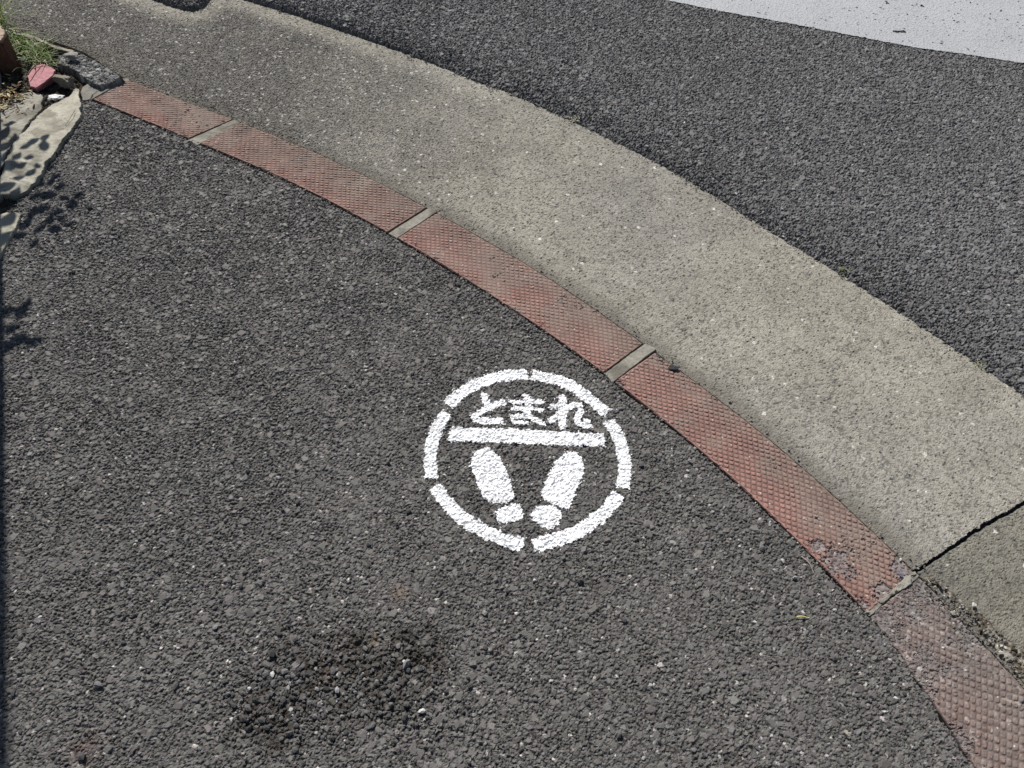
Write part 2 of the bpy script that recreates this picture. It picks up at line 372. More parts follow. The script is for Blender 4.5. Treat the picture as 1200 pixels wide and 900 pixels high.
# ------------------------------------------------------------------ red kerb blocks
def sub_curve(C, p, q, n):
    """n points evenly along curve C between the places nearest p and q"""
    D = np.r_[0, np.cumsum(np.hypot(*np.diff(C, axis=0).T))]
    def near(pt):
        best = (1e9, 0)
        for i, (a, b) in enumerate(zip(C[:-1], C[1:])):
            d = b - a; t = np.clip(((pt - a) @ d) / (d @ d), 0, 1); r = np.hypot(*(pt - a - t * d))
            if r < best[0]: best = (r, D[i] + t * (D[i + 1] - D[i]))
        return best[1]
    s = np.linspace(near(p), near(q), n); return np.stack([np.interp(s, D, C[:, 0]), np.interp(s, D, C[:, 1])], 1)
def kerb_block(a_in, a_out, b_in, b_out, seed, label, wornness=0., endwear=None, fade=0., grey=0., scuff=None):
    ai, ao, bi, bo = [g1(*q) for q in (a_in, a_out, b_in, b_out)]
    L = np.hypot(*(bi - ai)); Wd = np.hypot(*(ao - ai)); nu = int(L / .0011); nv = int(Wd / .0011)
    CI = sub_curve(C_in, ai, bi, nu); CO = sub_curve(C_out, ao, bo, nu)
    u = np.linspace(0, 1, nu, dtype=f4)[None, :].repeat(nv, 0); v = np.linspace(0, 1, nv, dtype=f4)[:, None].repeat(nu, 1)
    X = CI[None, :, 0] * (1 - v) + CO[None, :, 0] * v; Y = CI[None, :, 1] * (1 - v) + CO[None, :, 1] * v
    ins = .0015
    s = (u * L).ravel(); w = (v * .127).ravel(); x = X.ravel().astype(f4); y = Y.ravel().astype(f4)
    a1, a2 = math.radians(33), math.radians(-46); P = .0098
    # lattice of small raised studs, rows along a1, columns along a2
    s0, w0 = s, w; s = s + (vnoise(x, y, .025, seed + 31, 2) - .5) * .0024; w = w + (vnoise(x, y, .025, seed + 32, 2) - .5) * .0024
    r1 = (s * math.cos(a1 + math.pi / 2) + w * math.sin(a1 + math.pi / 2)) / P
    r2 = (s * math.cos(a2 + math.pi / 2) + w * math.sin(a2 + math.pi / 2)) / P
    s, w = s0, w0
    t1 = np.abs(r1 - np.round(r1)) * 2; t2 = np.abs(r2 - np.round(r2)) * 2   # 0 middle of stud, 1 in groove
    tt = (t1 ** 2.6 + t2 ** 2.6) ** (1 / 2.6); stud = (1 - sstep(.52, 1.0, tt)) * (1 - .2 * t1) 
    ids = hsh(np.round(r1), np.round(r2), seed); 
    nz = vnoise(x, y, .05, seed, 4); nf = vnoise(x, y, .004, seed + 3, 3); nb = vnoise(x, y, .12, seed + 5, 2)
    wear = np.clip((nz + (nf - .5) * .5 - (.84 - wornness * .62)) * (7 - 5 * min(1, wornness * 1.4)), 0, 1)
    fill = np.clip((nb - .5) * 1.4, 0, .5)
    if endwear is not None:
        for (px, py, r_) in endwear:
            q = g1(px, py); wear = np.maximum(wear, sstep(1.15, .75, np.hypot(x - q[0], y - q[1]) / r_ + (nz - .5) * 2.6 + (nf - .5) * 1.8 - .1) * .85)
    nh = vnoise(x, y, .035, seed + 51, 3); hgt = .0020 * (.5 + .6 * _R[ids]) * np.clip(.45 + 1.1 * nh, .4, 1.2) * stud * (1 - .85 * wear) * (1 - fill * .8)
    rim = np.minimum(np.minimum(s, L - s), np.minimum(w, .127 - w))
    flat = sstep(.0055, .0035, rim + (nz - .5) * .004)
    hgt = hgt * (1 - flat) + .0009 * flat
    hs, idg, gg = stones(x, y, .006, seed + 8, .9, (.4, .62), (-1.2, .1), .2)
    z = .0014 * (1 - v.ravel()) + .0002 + hgt + (nf - .5) * .0007 - wear * .0012 + np.where(wear > .5, np.maximum(hs, -.0014), 0)
    chips = (vnoise(x, y, .010, seed + 11, 2) < .17) & (rim < .012)
    z = z - chips * .0015
    rr = rim + (vnoise(x, y, .008, seed + 21, 3) - .5) * .0035
    z = z - sstep(.0028, .0006, rr) * .0025 - sstep(.0012, .0002, rim) * .012
    z = z - sstep(.55, .8, vnoise(x, y, .03, seed + 41, 3)) * sstep(.006, .001, w) * .003
    red = np.tile(rgb(.290, .158, .132), (len(x), 1)); dull = rgb(.215, .155, .128)
    along = np.clip(v.ravel() * .9 + (nb - .5) * .9 + fade - .1, 0, 1)
    c = lerp(red, dull, along.astype(f4)); c = c * (1 + .34 * (_R[ids] - .5) + .35 * (nf - .5) + .35 * (vnoise(x, y, .02, seed + 52, 3) - .5))[:, None]
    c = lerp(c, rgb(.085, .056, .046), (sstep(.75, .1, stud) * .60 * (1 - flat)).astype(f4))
    c = lerp(c, rgb(.225, .18, .15), (sstep(.40, .75, nz) * .5 + .08).astype(f4))
    if scuff:
        q = g1(*scuff); c = lerp(c, rgb(.30, .25, .20), (np.exp(-(((x - q[0] - (y - q[1]) * .3) / .022) ** 2 + ((y - q[1]) / .05) ** 2)) * .55).astype(f4))
    gcol = stone_tint(idg, seed + 8, .15, .35, .05, (.3, .5), (1, .98, .96))
    c = lerp(c, gcol, (wear * .78).astype(f4))
    c = lerp(c, gcol * .80 * np.array([1.08, .98, .93], f4), np.full(len(x), grey, f4))
    c = lerp(c, rgb(.05, .042, .038), np.maximum(sstep(.0030, .0012, w + (nf - .5) * .003) * .6, sstep(.0022, .0004, np.minimum(s, L - s)) * .7).astype(f4))
    speck = _R[hsh(np.floor(x / .0025), np.floor(y / .0025), seed)] > .9965
    c[speck] = (.5, .47, .42)
    I = np.arange(nu * nv).reshape(nv, nu); F = np.stack([I[:-1, :-1], I[:-1, 1:], I[1:, 1:], I[1:, :-1]], -1).reshape(-1, 4)
    o = link_mesh('kerb_block', np_mesh('kerb_block', np.stack([x, y, z], 1), F, c.astype(f4)), M_red)
    return tag(o, label, 'kerb block', 'red studded kerb blocks along the gutter')
kerb_block((109, 117), (150, 94), (221, 163.5), (273, 140.5), 101, 'short red studded kerb block farthest away, next to the grassy rubble corner', 0, None, .15)
kerb_block((231, 170), (281, 145), (454, 273), (500, 244), 102, 'dull red studded kerb block with a pale scuffed band, second from the grassy corner', 0, None, .4, scuff=(424, 216))
kerb_block((466, 279), (513, 248), (707, 438), (754, 403), 103, 'clean red studded kerb block whose pavement edge is just above the painted circle', 0, None, -.1)
kerb_block((718, 448), (769, 411), (1015, 720), (1073, 672), 104, 'red studded kerb block right of the circle, dark chip on top, lower end crumbled', .08,
           [(1062, 664, .022), (985, 655, .026), (1032, 690, .015), (960, 640, .012), (1008, 712, .012), (722, 452, .012)], 0)
kerb_block((1016, 722), (1077, 675), (1205, 985), (1255, 890), 105, 'badly worn grey kerb block at lower right, only patches of red studs left', .60,
           [(1030, 728, .035), (1085, 690, .03), (1075, 800, .022), (1120, 870, .02)], .45, .50)

# ------------------------------------------------------------------ generic cut slabs
def slab(name, outline, res, zfn, cfn, mat, drop=.012, ragged=.004, bevel=.003, margin=.003, seed=1, edge_scale=.02, parent=None, grow=0.):
    P = np.asarray(outline)
    fld = Field(P[:, 0].min() - .01, P[:, 0].max() + .01, P[:, 1].min() - .01, P[:, 1].max() + .01, res)
    sd = sdpoly(fld.X, fld.Y, P) + (vnoise(fld.X, fld.Y, edge_scale, seed, 3) - .5) * ragged - grow
    fld.keep(sd < 0); e = -sd[fld.idx]
    z = zfn(fld.x, fld.y, e) - sstep(bevel, 0, e) * drop
    return link_mesh(name, fld.mesh(name, z.astype(f4), cfn(fld.x, fld.y, e).astype(f4), jit=.4), mat, parent)

def mort(outline, seed, label, top=.0045, crumble=.3):
    def zf(x, y, e): return top - .0024 + (vnoise(x, y, .006, seed, 3) - .5) * .0012 * (1 + 3 * crumble) - crumble * .003 * (vnoise(x, y, .02, seed + 1, 2) > .6)
    def cf(x, y, e):
        n = vnoise(x, y, .005, seed + 2, 3); n2 = vnoise(x, y, .03, seed + 3, 2)
        return lerp(np.tile(rgb(.255, .242, .205), (len(x), 1)) * (1 + .5 * (n - .5))[:, None], rgb(.13, .115, .095), np.clip((n2 - .45) * 2.2, 0, .8))
    return tag(slab('mortar_joint', G(outline), .0011, zf, cf, M_mort, seed=seed, ragged=.001 + .006 * crumble, bevel=.002, drop=.006, grow=.0030 if crumble < .5 else .0005), label, 'mortar joint', 'pale mortar joints between the kerb blocks')
mort([(222, 164.5), (275, 141), (281, 144.5), (231, 170)], 1, 'pale mortar joint between the two farthest red kerb blocks', .0042, .15)
mort([(456, 274), (502, 245), (512, 248), (465, 279)], 2, 'thin pale mortar joint between the second and third red kerb blocks', .0042, .05)
mort([(709, 438.5), (756, 404), (768, 409), (718, 447.5)], 3, 'broad clean mortar joint touching the pavement nearest the painted circle', .0048, .05)
mort([(1012, 717), (1030, 703), (1072, 668), (1079, 675), (1066, 686), (1046, 700), (1020, 724), (1014, 722)], 4, 'crumbling mortar joint beside the worn kerb block at lower right', .006, .8)
mort([(107, 117), (112, 110), (126, 101), (146, 92), (152, 93.5), (130, 104)], 5, 'thin mortar joint at the far end of the red kerb row', .005, .3)

# ------------------------------------------------------------------ painted stop mark on the pavement
def Z5(p): return [(480 + a / 3.75, 420 + b / 3.75) for a, b in p]
def Z6(p): return [(540 + a / 7.5, 450 + b / 7.5) for a, b in p]
pc = g1(619, 540)
near = (np.hypot(pav.x - pc[0], pav.y - pc[1]) < .26)
nxs, nys = pav.x[near], pav.y[near]
edge_n = (vnoise(nxs, nys, .0035, 201, 2) - .5) * .0060 + (vnoise(nxs, nys, .012, 202, 2) - .5) * .003
def stroke(pts, hw): return np.abs(sdcurve(nxs, nys, catmull(G(pts), 8))) - hw * 1.36
def outline(pts): return sdpoly(nxs, nys, catmull(G(pts + [pts[0]]), 5)[:-1])
mark = tag(empty('stop_marking', (pc[0], pc[1], 0)), 'white stencilled stop mark, a broken circle with Japanese lettering, bar and two footprints', 'painted sign')
zn = pav_z[near]
def paint(name, sd, seed):
    full = np.zeros(len(pav.x), bool); ok = (sd + edge_n < 0) & (zn > -.0046)
    spray = (sd + edge_n * 2.2 < .0012) & (_R[hsh(np.floor(nxs / .003), np.floor(nys / .003), seed)] > .75)
    fog = (sd > -.002) & (_R[hsh(np.floor(nxs / .0025), np.floor(nys / .0025), seed + 7)] > 1 - .34 * np.exp(-np.maximum(sd, 0) / .0032)) & (zn > -.0008)
    full[np.nonzero(near)[0][ok | spray | fog]] = True
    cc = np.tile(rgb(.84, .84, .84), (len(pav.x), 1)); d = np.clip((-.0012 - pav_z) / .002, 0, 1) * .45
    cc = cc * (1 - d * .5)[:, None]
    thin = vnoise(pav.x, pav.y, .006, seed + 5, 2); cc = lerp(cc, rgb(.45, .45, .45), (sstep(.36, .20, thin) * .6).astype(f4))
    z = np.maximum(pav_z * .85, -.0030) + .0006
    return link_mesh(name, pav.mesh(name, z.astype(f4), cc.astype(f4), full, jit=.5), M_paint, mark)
ringseg = [[(178, 197), (240, 143), (310, 107), (400, 80), (508, 70)], [(548, 75), (640, 93), (720, 127), (790, 177), (860, 233)],
           [(882, 280), (915, 335), (938, 410), (946, 480), (938, 560)], [(912, 606), (868, 665), (800, 722), (720, 770), (620, 805), (552, 817)],
           [(483, 816), (400, 790), (300, 743), (215, 688), (160, 630), (118, 572)], [(97, 515), (91, 440), (103, 355), (130, 290), (155, 248)]]
def flat_stroke(pts, hw):
    """a stroke with square ends"""
    C = catmull(G(pts), 8); e0 = C[0] - C[1]; e1 = C[-1] - C[-2]
    C = np.vstack([C[0] + e0 / np.hypot(*e0) * .006, C, C[-1] + e1 / np.hypot(*e1) * .006]); d = np.abs(sdcurve(nxs, nys, C)) - hw
    for a, b in ((C[0], C[1]), (C[-1], C[-2])):
        t = (b - a) / np.hypot(*(b - a)); d = np.maximum(d, np.where(np.hypot(nxs - a[0], nys - a[1]) < hw * 1.8, -((nxs - a[0]) * t[0] + (nys - a[1]) * t[1]), -1))
    return d
for i, s_ in enumerate(ringseg): paint('ring_segment', flat_stroke(Z5(s_), .0134), 400 + i)
paint('bar', sdpoly(nxs, nys, G(Z5([(178, 302), (350, 304), (600, 316), (856, 330), (862, 390), (600, 381), (350, 370), (170, 364)]))), 410)
to = np.minimum(stroke(Z6([(210, 105), (222, 150), (232, 185)]), .0058), stroke(Z6([(370, 170), (290, 190), (190, 235), (130, 275), (150, 312), (230, 328), (350, 325)]), .0056))
ma = np.minimum.reduce([stroke(Z6([(450, 155), (580, 158), (710, 157)]), .0044), stroke(Z6([(465, 215), (590, 215), (715, 225)]), .0046), stroke(Z6([(578, 112), (585, 190), (592, 255)]), .0056),
                        stroke(Z6([(455, 290), (530, 280), (620, 300), (715, 345)]), .0046), stroke(Z6([(460, 330), (520, 345), (585, 346)]), .0040)])
re = np.minimum.reduce([stroke(Z6([(895, 130), (892, 250), (893, 375)]), .0064), stroke(Z6([(800, 200), (860, 190), (925, 190)]), .0046), stroke(Z6([(920, 225), (850, 275), (795, 320)]), .0052),
                        stroke(Z6([(955, 205), (1000, 180), (1050, 195), (1055, 240), (1025, 285), (1030, 330), (1070, 362), (1135, 368)]), .0056), stroke(Z6([(1100, 315), (1135, 362)]), .0042)])
for i, s_ in enumerate((to, ma, re)): paint('character', s_, 420 + i)
paint('footprint_sole', outline(Z5([(275, 430), (290, 402), (330, 392), (375, 410), (410, 455), (445, 540), (460, 605), (425, 635), (350, 632), (310, 590), (285, 510), (268, 465)])), 431)
paint('footprint_heel', outline(Z5([(375, 672), (410, 652), (478, 636), (497, 670), (493, 708), (440, 722), (385, 718)])), 432)
paint('footprint_sole', outline(Z5([(660, 432), (700, 408), (740, 416), (767, 460), (760, 520), (735, 580), (712, 640), (690, 662), (640, 648), (580, 612), (580, 575), (610, 510), (638, 455)])), 433)
paint('footprint_heel', outline(Z5([(555, 652), (600, 642), (655, 662), (668, 692), (640, 738), (600, 752), (548, 715), (535, 680)])), 434)

# ------------------------------------------------------------------ grassy rubble corner, upper left
def soil_z(x, y, e):
    hs = stones(x, y, .008, 501, .8, (.35, .6), (-2, 1.5), .3)[0]
    return -.004 + (vnoise(x, y, .03, 502, 4) - .5) * .012 + np.maximum(hs, -.003)
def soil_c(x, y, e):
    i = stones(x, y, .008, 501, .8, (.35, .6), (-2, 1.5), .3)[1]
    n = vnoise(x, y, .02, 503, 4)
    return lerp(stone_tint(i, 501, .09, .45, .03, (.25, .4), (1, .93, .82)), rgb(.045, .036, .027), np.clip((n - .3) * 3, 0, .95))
soil_out = G([(-60, 14), (0, 28), (38, 41), (95, 60), (148, 93), (112, 116), (98, 137), (60, 192), (28, 258), (2, 305), (-60, 410)])
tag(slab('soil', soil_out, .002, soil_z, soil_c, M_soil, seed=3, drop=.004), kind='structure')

def conc_z(top, seed, rough=1., step=None):
    def f(x, y, e): return top + (vnoise(x, y, .05, seed, 3) - .5) * .006 * rough + (vnoise(x, y, .006, seed + 1, 3) - .5) * .0010 * rough
    return f
def conc_c(col, seed, dirtcol=(.14, .125, .10), d=.5):
    def f(x, y, e):
        n = vnoise(x, y, .007, seed + 2, 3); n2 = vnoise(x, y, .035, seed + 3, 4)
        c = lerp(np.tile(rgb(*col), (len(x), 1)) * (1 + .28 * (n - .5))[:, None], rgb(*dirtcol), np.clip((n2 - .5) * 3, 0, d))
        sp = _R[hsh(np.floor(x / .003), np.floor(y / .003), seed)]; c[sp > .985] *= .45
        return lerp(c, rgb(*dirtcol), (sstep(.006, 0, e) * .5).astype(f4))
    return f
o = slab('concrete_patch', G([(90, 106), (95, 108), (97, 122), (98.5, 136), (88, 152), (72, 173), (58, 193), (46, 215), (34, 226), (20, 232), (6, 232), (-2, 238), (-2, 215), (10, 185), (22, 166), (28, 158), (38, 145), (50, 134), (62, 124), (78, 118)]),
     .0015, conc_z(.009, 511), conc_c((.38, .36, .295), 511, d=.6), M_mort, seed=12, drop=.018, ragged=.013)
tag(o, 'long pale cream concrete patch with leaf shadows, edging the asphalt at upper left', 'concrete patch')
o = slab('concrete_patch', G([(28, 252), (22, 268), (2, 303), (-20, 338), (-40, 300), (-15, 258), (10, 250)]), .0015, conc_z(.006, 521), conc_c((.36, .34, .27), 521, d=.45), M_mort, seed=13, drop=.014)
tag(o, 'small broken tail of pale concrete at the left edge, just past the crack', 'concrete patch')
o = slab('concrete_patch', G([(-30, 122), (10, 120), (24, 112), (46, 108), (52, 116), (50, 130), (36, 143), (26, 158), (20, 167), (6, 190), (-6, 215), (-40, 220)]), .0018, conc_z(.004, 531, 1.6), conc_c((.30, .285, .24), 531, d=.6), M_mort, seed=14, drop=.01, ragged=.012)
tag(o, 'old grey concrete slab between the cream patch and the leaf litter', 'concrete patch')
o = slab('concrete_patch', G([(96, 103), (104, 99), (118, 104), (122, 101), (128, 101), (110, 112), (107, 118), (97, 120), (93, 110)]), .0015, conc_z(.0045, 541), conc_c((.22, .21, .185), 541, d=.5), M_mort, seed=15, drop=.01, ragged=.005)
tag(o, 'little grey mortar fill at the far tip of the red kerb row', 'concrete patch')
# broken kerb stone with big aggregate
def ks_z(x, y, e):
    hl, i, g = stones(x, y, .017, 551, .7, (.25, .5), (-1.5, 2.5), .2, .9); hs = stones(x, y, .006, 552, 1, (.5, .7), (-1.5, .5), .3)[0]
    top = sstep(0, .035, e)
    return .016 + np.maximum(np.maximum(hl, hs), -.002) + (vnoise(x, y, .04, 553, 3) - .5) * .012
def ks_c(x, y, e):
    hl, i, g = stones(x, y, .017, 551, .7, (.25, .5), (-1.5, 2.5), .2, .9); hs, i2, _ = stones(x, y, .006, 552, 1, (.5, .7), (-1.5, .5), .3)
    c = stone_tint(i2, 552, .15, .4, .05, (.2, .4), (1, .98, .93)); cl = stone_tint(i, 551, .26, .4, .1, (.3, .4), (1, .99, .97))
    return np.where((hl > hs)[:, None], cl, c)
o = slab('kerb_stone', G([(66, 66), (80, 60), (95, 61), (112, 70), (135, 84), (148, 92), (132, 98), (116, 103), (106, 99), (92, 90), (80, 80), (64, 76)], .012), .0015, ks_z, ks_c, M_soil, seed=17, drop=.026, bevel=.007, ragged=.008)
tag(o, 'broken dark kerb stone with coarse aggregate showing, between the gutter and the pink brick piece', 'kerb stone')
o = slab('kerb_stone', G([(-40, 18), (0, 30), (36, 40), (68, 54), (90, 60), (84, 63), (66, 58), (36, 46), (0, 37), (-40, 26)], .008), .0015, conc_z(.010, 561), conc_c((.30, .28, .22), 561, d=.6), M_mort, seed=18, drop=.02, ragged=.006)
tag(o, 'thin pale rim of old kerb stone behind the grass tuft', 'kerb stone')

def rock(name, px, py, size, seed, col, label, cat, flat=.6, zoff=0., spread=.12, mat=None, cuts=9, parent=None, group=None, rot=None, zbase=0.):
    rg = random.Random(seed); p = g1(px, py, zbase); bm = bmesh.new(); bmesh.ops.create_icosphere(bm, subdivisions=5 if size[0] > .015 else 3, radius=1)
    for k in range(cuts):
        n = Vector((rg.gauss(0, 1), rg.gauss(0, 1), rg.gauss(0, 1))).normalized(); d = rg.uniform(.45, .8)
        for v in bm.verts:
            t = v.co.dot(n) - d
            if t > 0: v.co -= n * t * .97
    from mathutils import noise as N
    sx, sy = size; a = rg.uniform(0, 6.28) if rot is None else rot
    for v in bm.verts:
        v.co += v.co.normalized() * (N.fractal(v.co * 2.2 + Vector((seed, 0, 0)), .8, 2.1, 7) * .15)
        v.co = Vector((v.co.x * sx, v.co.y * sy, v.co.z * min(sx, sy) * flat))
    bmesh.ops.rotate(bm, verts=bm.verts, matrix=Matrix.Rotation(a, 3, 'Z'))
    zmin = min(v.co.z for v in bm.verts); me = bpy.data.meshes.new(name); bm.to_mesh(me)
    C = np.array([[c_ * (1 + rg.uniform(-spread, spread)) for c_ in col] + [1] for _ in bm.verts], f4); bm.free()
    at = me.color_attributes.new('Col', 'FLOAT_COLOR', 'POINT'); at.data.foreach_set('color', C.ravel())
    o = link_mesh(name, me, mat or M_rock, parent); o.location = (p[0], p[1], zbase - zmin * .75 + zoff)
    return tag(o, label, cat, group)
rock('rubble_stone', 77, 100, (.030, .021), 3, (.20, .175, .14), 'rough brown rubble lump between the pink brick piece and the white chip', 'stone', .8, rot=-.3)
rock('rubble_stone', 57, 97, (.020, .014), 4, (.19, .15, .13), 'small flat brownish stone tucked under the lower tip of the pink brick', 'stone', .5)
rock('rubble_stone', 88, 76, (.020, .016), 8, (.27, .26, .23), 'grey rounded stone lying on the coarse kerb stone', 'stone', .6, zoff=.02)
rock('plaster_chip', 66, 115, (.026, .010), 5, (.80, .79, .76), 'bright white plaster chip lying where the cream patch meets the rubble', 'plaster chip', .5, rot=.35, spread=.03)

def prism(name, pts_xy, z0, z1, col, mat, tilt=(0, 0), noise_a=.0015, seed=0, topcol=None, sub=3):
    bm = bmesh.new(); vs = [bm.verts.new((p[0], p[1], z0)) for p in pts_xy]; f = bm.faces.new(vs)
    if f.normal.z < 0 or True: bmesh.ops.recalc_face_normals(bm, faces=bm.faces)
    r = bmesh.ops.extrude_face_region(bm, geom=[f]); tv = [v for v in r['geom'] if isinstance(v, bmesh.types.BMVert)]
    cx = sum(v.co.x for v in tv) / len(tv); cy = sum(v.co.y for v in tv) / len(tv)
    for v in tv: v.co.z = z1 + (v.co.x - cx) * tilt[0] + (v.co.y - cy) * tilt[1]
    bmesh.ops.recalc_face_normals(bm, faces=bm.faces)
    bmesh.ops.bevel(bm, geom=bm.edges[:], offset=.0012, segments=2, profile=.6, affect='EDGES')
    bmesh.ops.triangulate(bm, faces=bm.faces); 
    for _ in range(sub):
        long = [e for e in bm.edges if e.calc_length() > .004]
        if long: bmesh.ops.subdivide_edges(bm, edges=long, cuts=1); bmesh.ops.triangulate(bm, faces=bm.faces)
    from mathutils import noise as N
    for v in bm.verts: v.co += N.noise_vector(v.co * 90 + Vector((seed, 0, 0))) * noise_a + N.noise_vector(v.co * 300) * noise_a * .4
    me = bpy.data.meshes.new(name); bm.to_mesh(me); C = []
    rg = random.Random(seed)
    for v in bm.verts:
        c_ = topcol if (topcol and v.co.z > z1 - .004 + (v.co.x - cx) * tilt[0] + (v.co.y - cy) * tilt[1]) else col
        k = rg.uniform(.85, 1.15); C.append([q * k for q in c_] + [1])
    bm.free(); at = me.color_attributes.new('Col', 'FLOAT_COLOR', 'POINT'); at.data.foreach_set('color', np.array(C, f4).ravel())
    return link_mesh(name, me, mat)
# pink brick piece
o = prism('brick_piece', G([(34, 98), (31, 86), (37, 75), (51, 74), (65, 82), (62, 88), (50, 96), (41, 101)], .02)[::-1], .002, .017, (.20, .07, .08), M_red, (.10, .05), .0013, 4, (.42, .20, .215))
tag(o, 'broken piece of pink brick with a flat top, lying below the grass tuft', 'brick')
# upright brick stub at the left edge, shade painted into its darker side colour
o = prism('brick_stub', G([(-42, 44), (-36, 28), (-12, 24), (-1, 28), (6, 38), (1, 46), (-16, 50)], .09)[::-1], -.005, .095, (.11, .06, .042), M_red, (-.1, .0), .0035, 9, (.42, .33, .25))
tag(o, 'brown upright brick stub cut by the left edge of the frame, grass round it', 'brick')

# ------------------------------------------------------------------ grass, litter
def leafmat(name, c, tr=.35):
    m = plain(name, c, .55, 60, .3); m.node_tree.nodes['Principled BSDF'].inputs['Transmission Weight'].default_value = 0
    n = m.node_tree.nodes; l = m.node_tree.links; t = n.new('ShaderNodeBsdfTranslucent'); t.inputs[0].default_value = (*[q * 1.3 for q in c], 1)
    mx = n.new('ShaderNodeMixShader'); mx.inputs[0].default_value = tr; l.new(n['Principled BSDF'].outputs[0], mx.inputs[1]); l.new(t.outputs[0], mx.inputs[2]); l.new(mx.outputs[0], n['Material Output'].inputs[0]); return m
M_g1 = leafmat('green grass blade', (.13, .20, .045)); M_g2 = leafmat('dry grass blade', (.42, .40, .22), .2)
def blades(name, spots, mats, rg, parent=None):
    """each spot: x, y, z, heading, length, lean, width, material index"""
    V = []; F = []; MI = []
    for (bx, by, bz, hd, L, lean, w, mi) in spots:
        n = 7; b0 = len(V); dx, dy = math.cos(hd), math.sin(hd); px, py = -dy, dx; r = z = 0.; bend = rg.uniform(.6, 1.7)
        for k in range(n):
            t = k / (n - 1); an = lean + bend * t; ww = w * (1 - t ** 1.6) + .0001
            if k: r += math.sin(an) * L / (n - 1); z += math.cos(an) * L / (n - 1)
            zz = max(bz + z, .004 + .001 * t)
            V += [(bx + dx * r + px * ww / 2, by + dy * r + py * ww / 2, zz), (bx + dx * r, by + dy * r, zz - ww * .25), (bx + dx * r - px * ww / 2, by + dy * r - py * ww / 2, zz)]
        for k in range(n - 1):
            a = b0 + 3 * k; F += [(a, a + 1, a + 4, a + 3), (a + 1, a + 2, a + 5, a + 4)]; MI += [mi, mi]
    me = bpy.data.meshes.new(name); me.from_pydata(V, [], F); me.polygons.foreach_set('material_index', MI)
    for m_ in mats: me.materials.append(m_)
    for p in me.polygons: p.use_smooth = True
    return link_mesh(name, me, None, parent)
rg = random.Random(5); sp = []
for k in range(330):
    a = rg.random(); px_, py_ = 10 + 46 * a + rg.gauss(0, 5), 46 + 26 * a + rg.gauss(0, 7); q = g1(px_, py_)
    sp.append((q[0], q[1], .002, rg.uniform(0, 6.28) if rg.random() < .4 else rg.gauss(-.5, .7), rg.uniform(.03, .085), rg.uniform(.3, 1.1), rg.uniform(.0016, .0034), 0 if rg.random() < .8 else 1))
tag(blades('grass_tuft', sp, [M_g1, M_g2], rg), 'green grass tuft with dry stalks, flopping over the pink brick beside the gutter', 'grass tuft')
sp = []
for k in range(60):
    q = g1(-2 + rg.gauss(0, 7), 34 + rg.gauss(0, 5)); sp.append((q[0], q[1], .0, rg.gauss(.6, 1.0), rg.uniform(.08, .16), rg.uniform(.05, .5), rg.uniform(.002, .004), 0 if rg.random() < .85 else 1))
tag(blades('grass_tuft', sp, [M_g1, M_g2], rg), 'taller bright grass rising behind the brown brick stub at the left edge', 'grass tuft')
for _px, _py, _l in ((988, 316, 'speck of yellow green moss at the road edge, right of the frame centre'), (672, 140, 'brownish dry moss in the road edge above the third red block'), (1146, 428, 'tiny green sprout where road and gutter meet near the right edge')):
    sp = []
    for k in range(22):
        q = g1(_px + rg.gauss(0, 4), _py + rg.gauss(0, 2.2)); sp.append((q[0], q[1], .0, rg.uniform(0, 6.28), rg.uniform(.004, .010), rg.uniform(.3, 1.2), .0018, 1 if (_px == 672 or rg.random() < .4) else 0))
    tag(blades('moss_tuft', sp, [M_g1, M_g2], rg), _l, 'moss')
M_lit = [plain('dead leaf brown', (.22, .13, .06)), plain('dead leaf straw', (.45, .38, .2)), plain('dead leaf dark', (.07, .05, .035))]
def litter(name, n, fn, mats, rg, size=(.006, .016), up=.008):
    V = []; F = []; MI = []
    for k in range(n):
        cx, cy = fn(rg); a = rg.uniform(0, 6.28); L = rg.uniform(*size); w = L * rg.uniform(.12, .45); z0 = rg.uniform(.001, up); tz = rg.uniform(-.35, .35); b0 = len(V)
        cu = rg.uniform(.1, .5) * w
        for t, ww in ((-.5, .1), (-.25, .8), (.1, 1), (.35, .6), (.5, .05)):
            for s_ in (-.5, 0, .5):
                V.append((cx + math.cos(a) * L * t - math.sin(a) * w * ww * s_, cy + math.sin(a) * L * t + math.cos(a) * w * ww * s_, z0 + L * abs(tz) * (t + .5) + cu * abs(s_) * 2 * ww))
        for i in range(4):
            for j in range(2): q = b0 + i * 3 + j; F.append((q, q + 1, q + 4, q + 3)); MI.append(rg_mi(rg, len(mats)) if False else k % len(mats))
    me = bpy.data.meshes.new(name); me.from_pydata(V, [], F); me.polygons.foreach_set('material_index', MI)
    for m_ in mats: me.materials.append(m_)
    return link_mesh(name, me, None)
tag(litter('leaf_litter', 240, lambda r: g1(r.gauss(8, 11), r.gauss(118, 9)), M_lit, rg, (.006, .022), .014), 'brown dead leaves and straw drifted at the foot of the brick stub', 'leaf litter', kind='stuff')

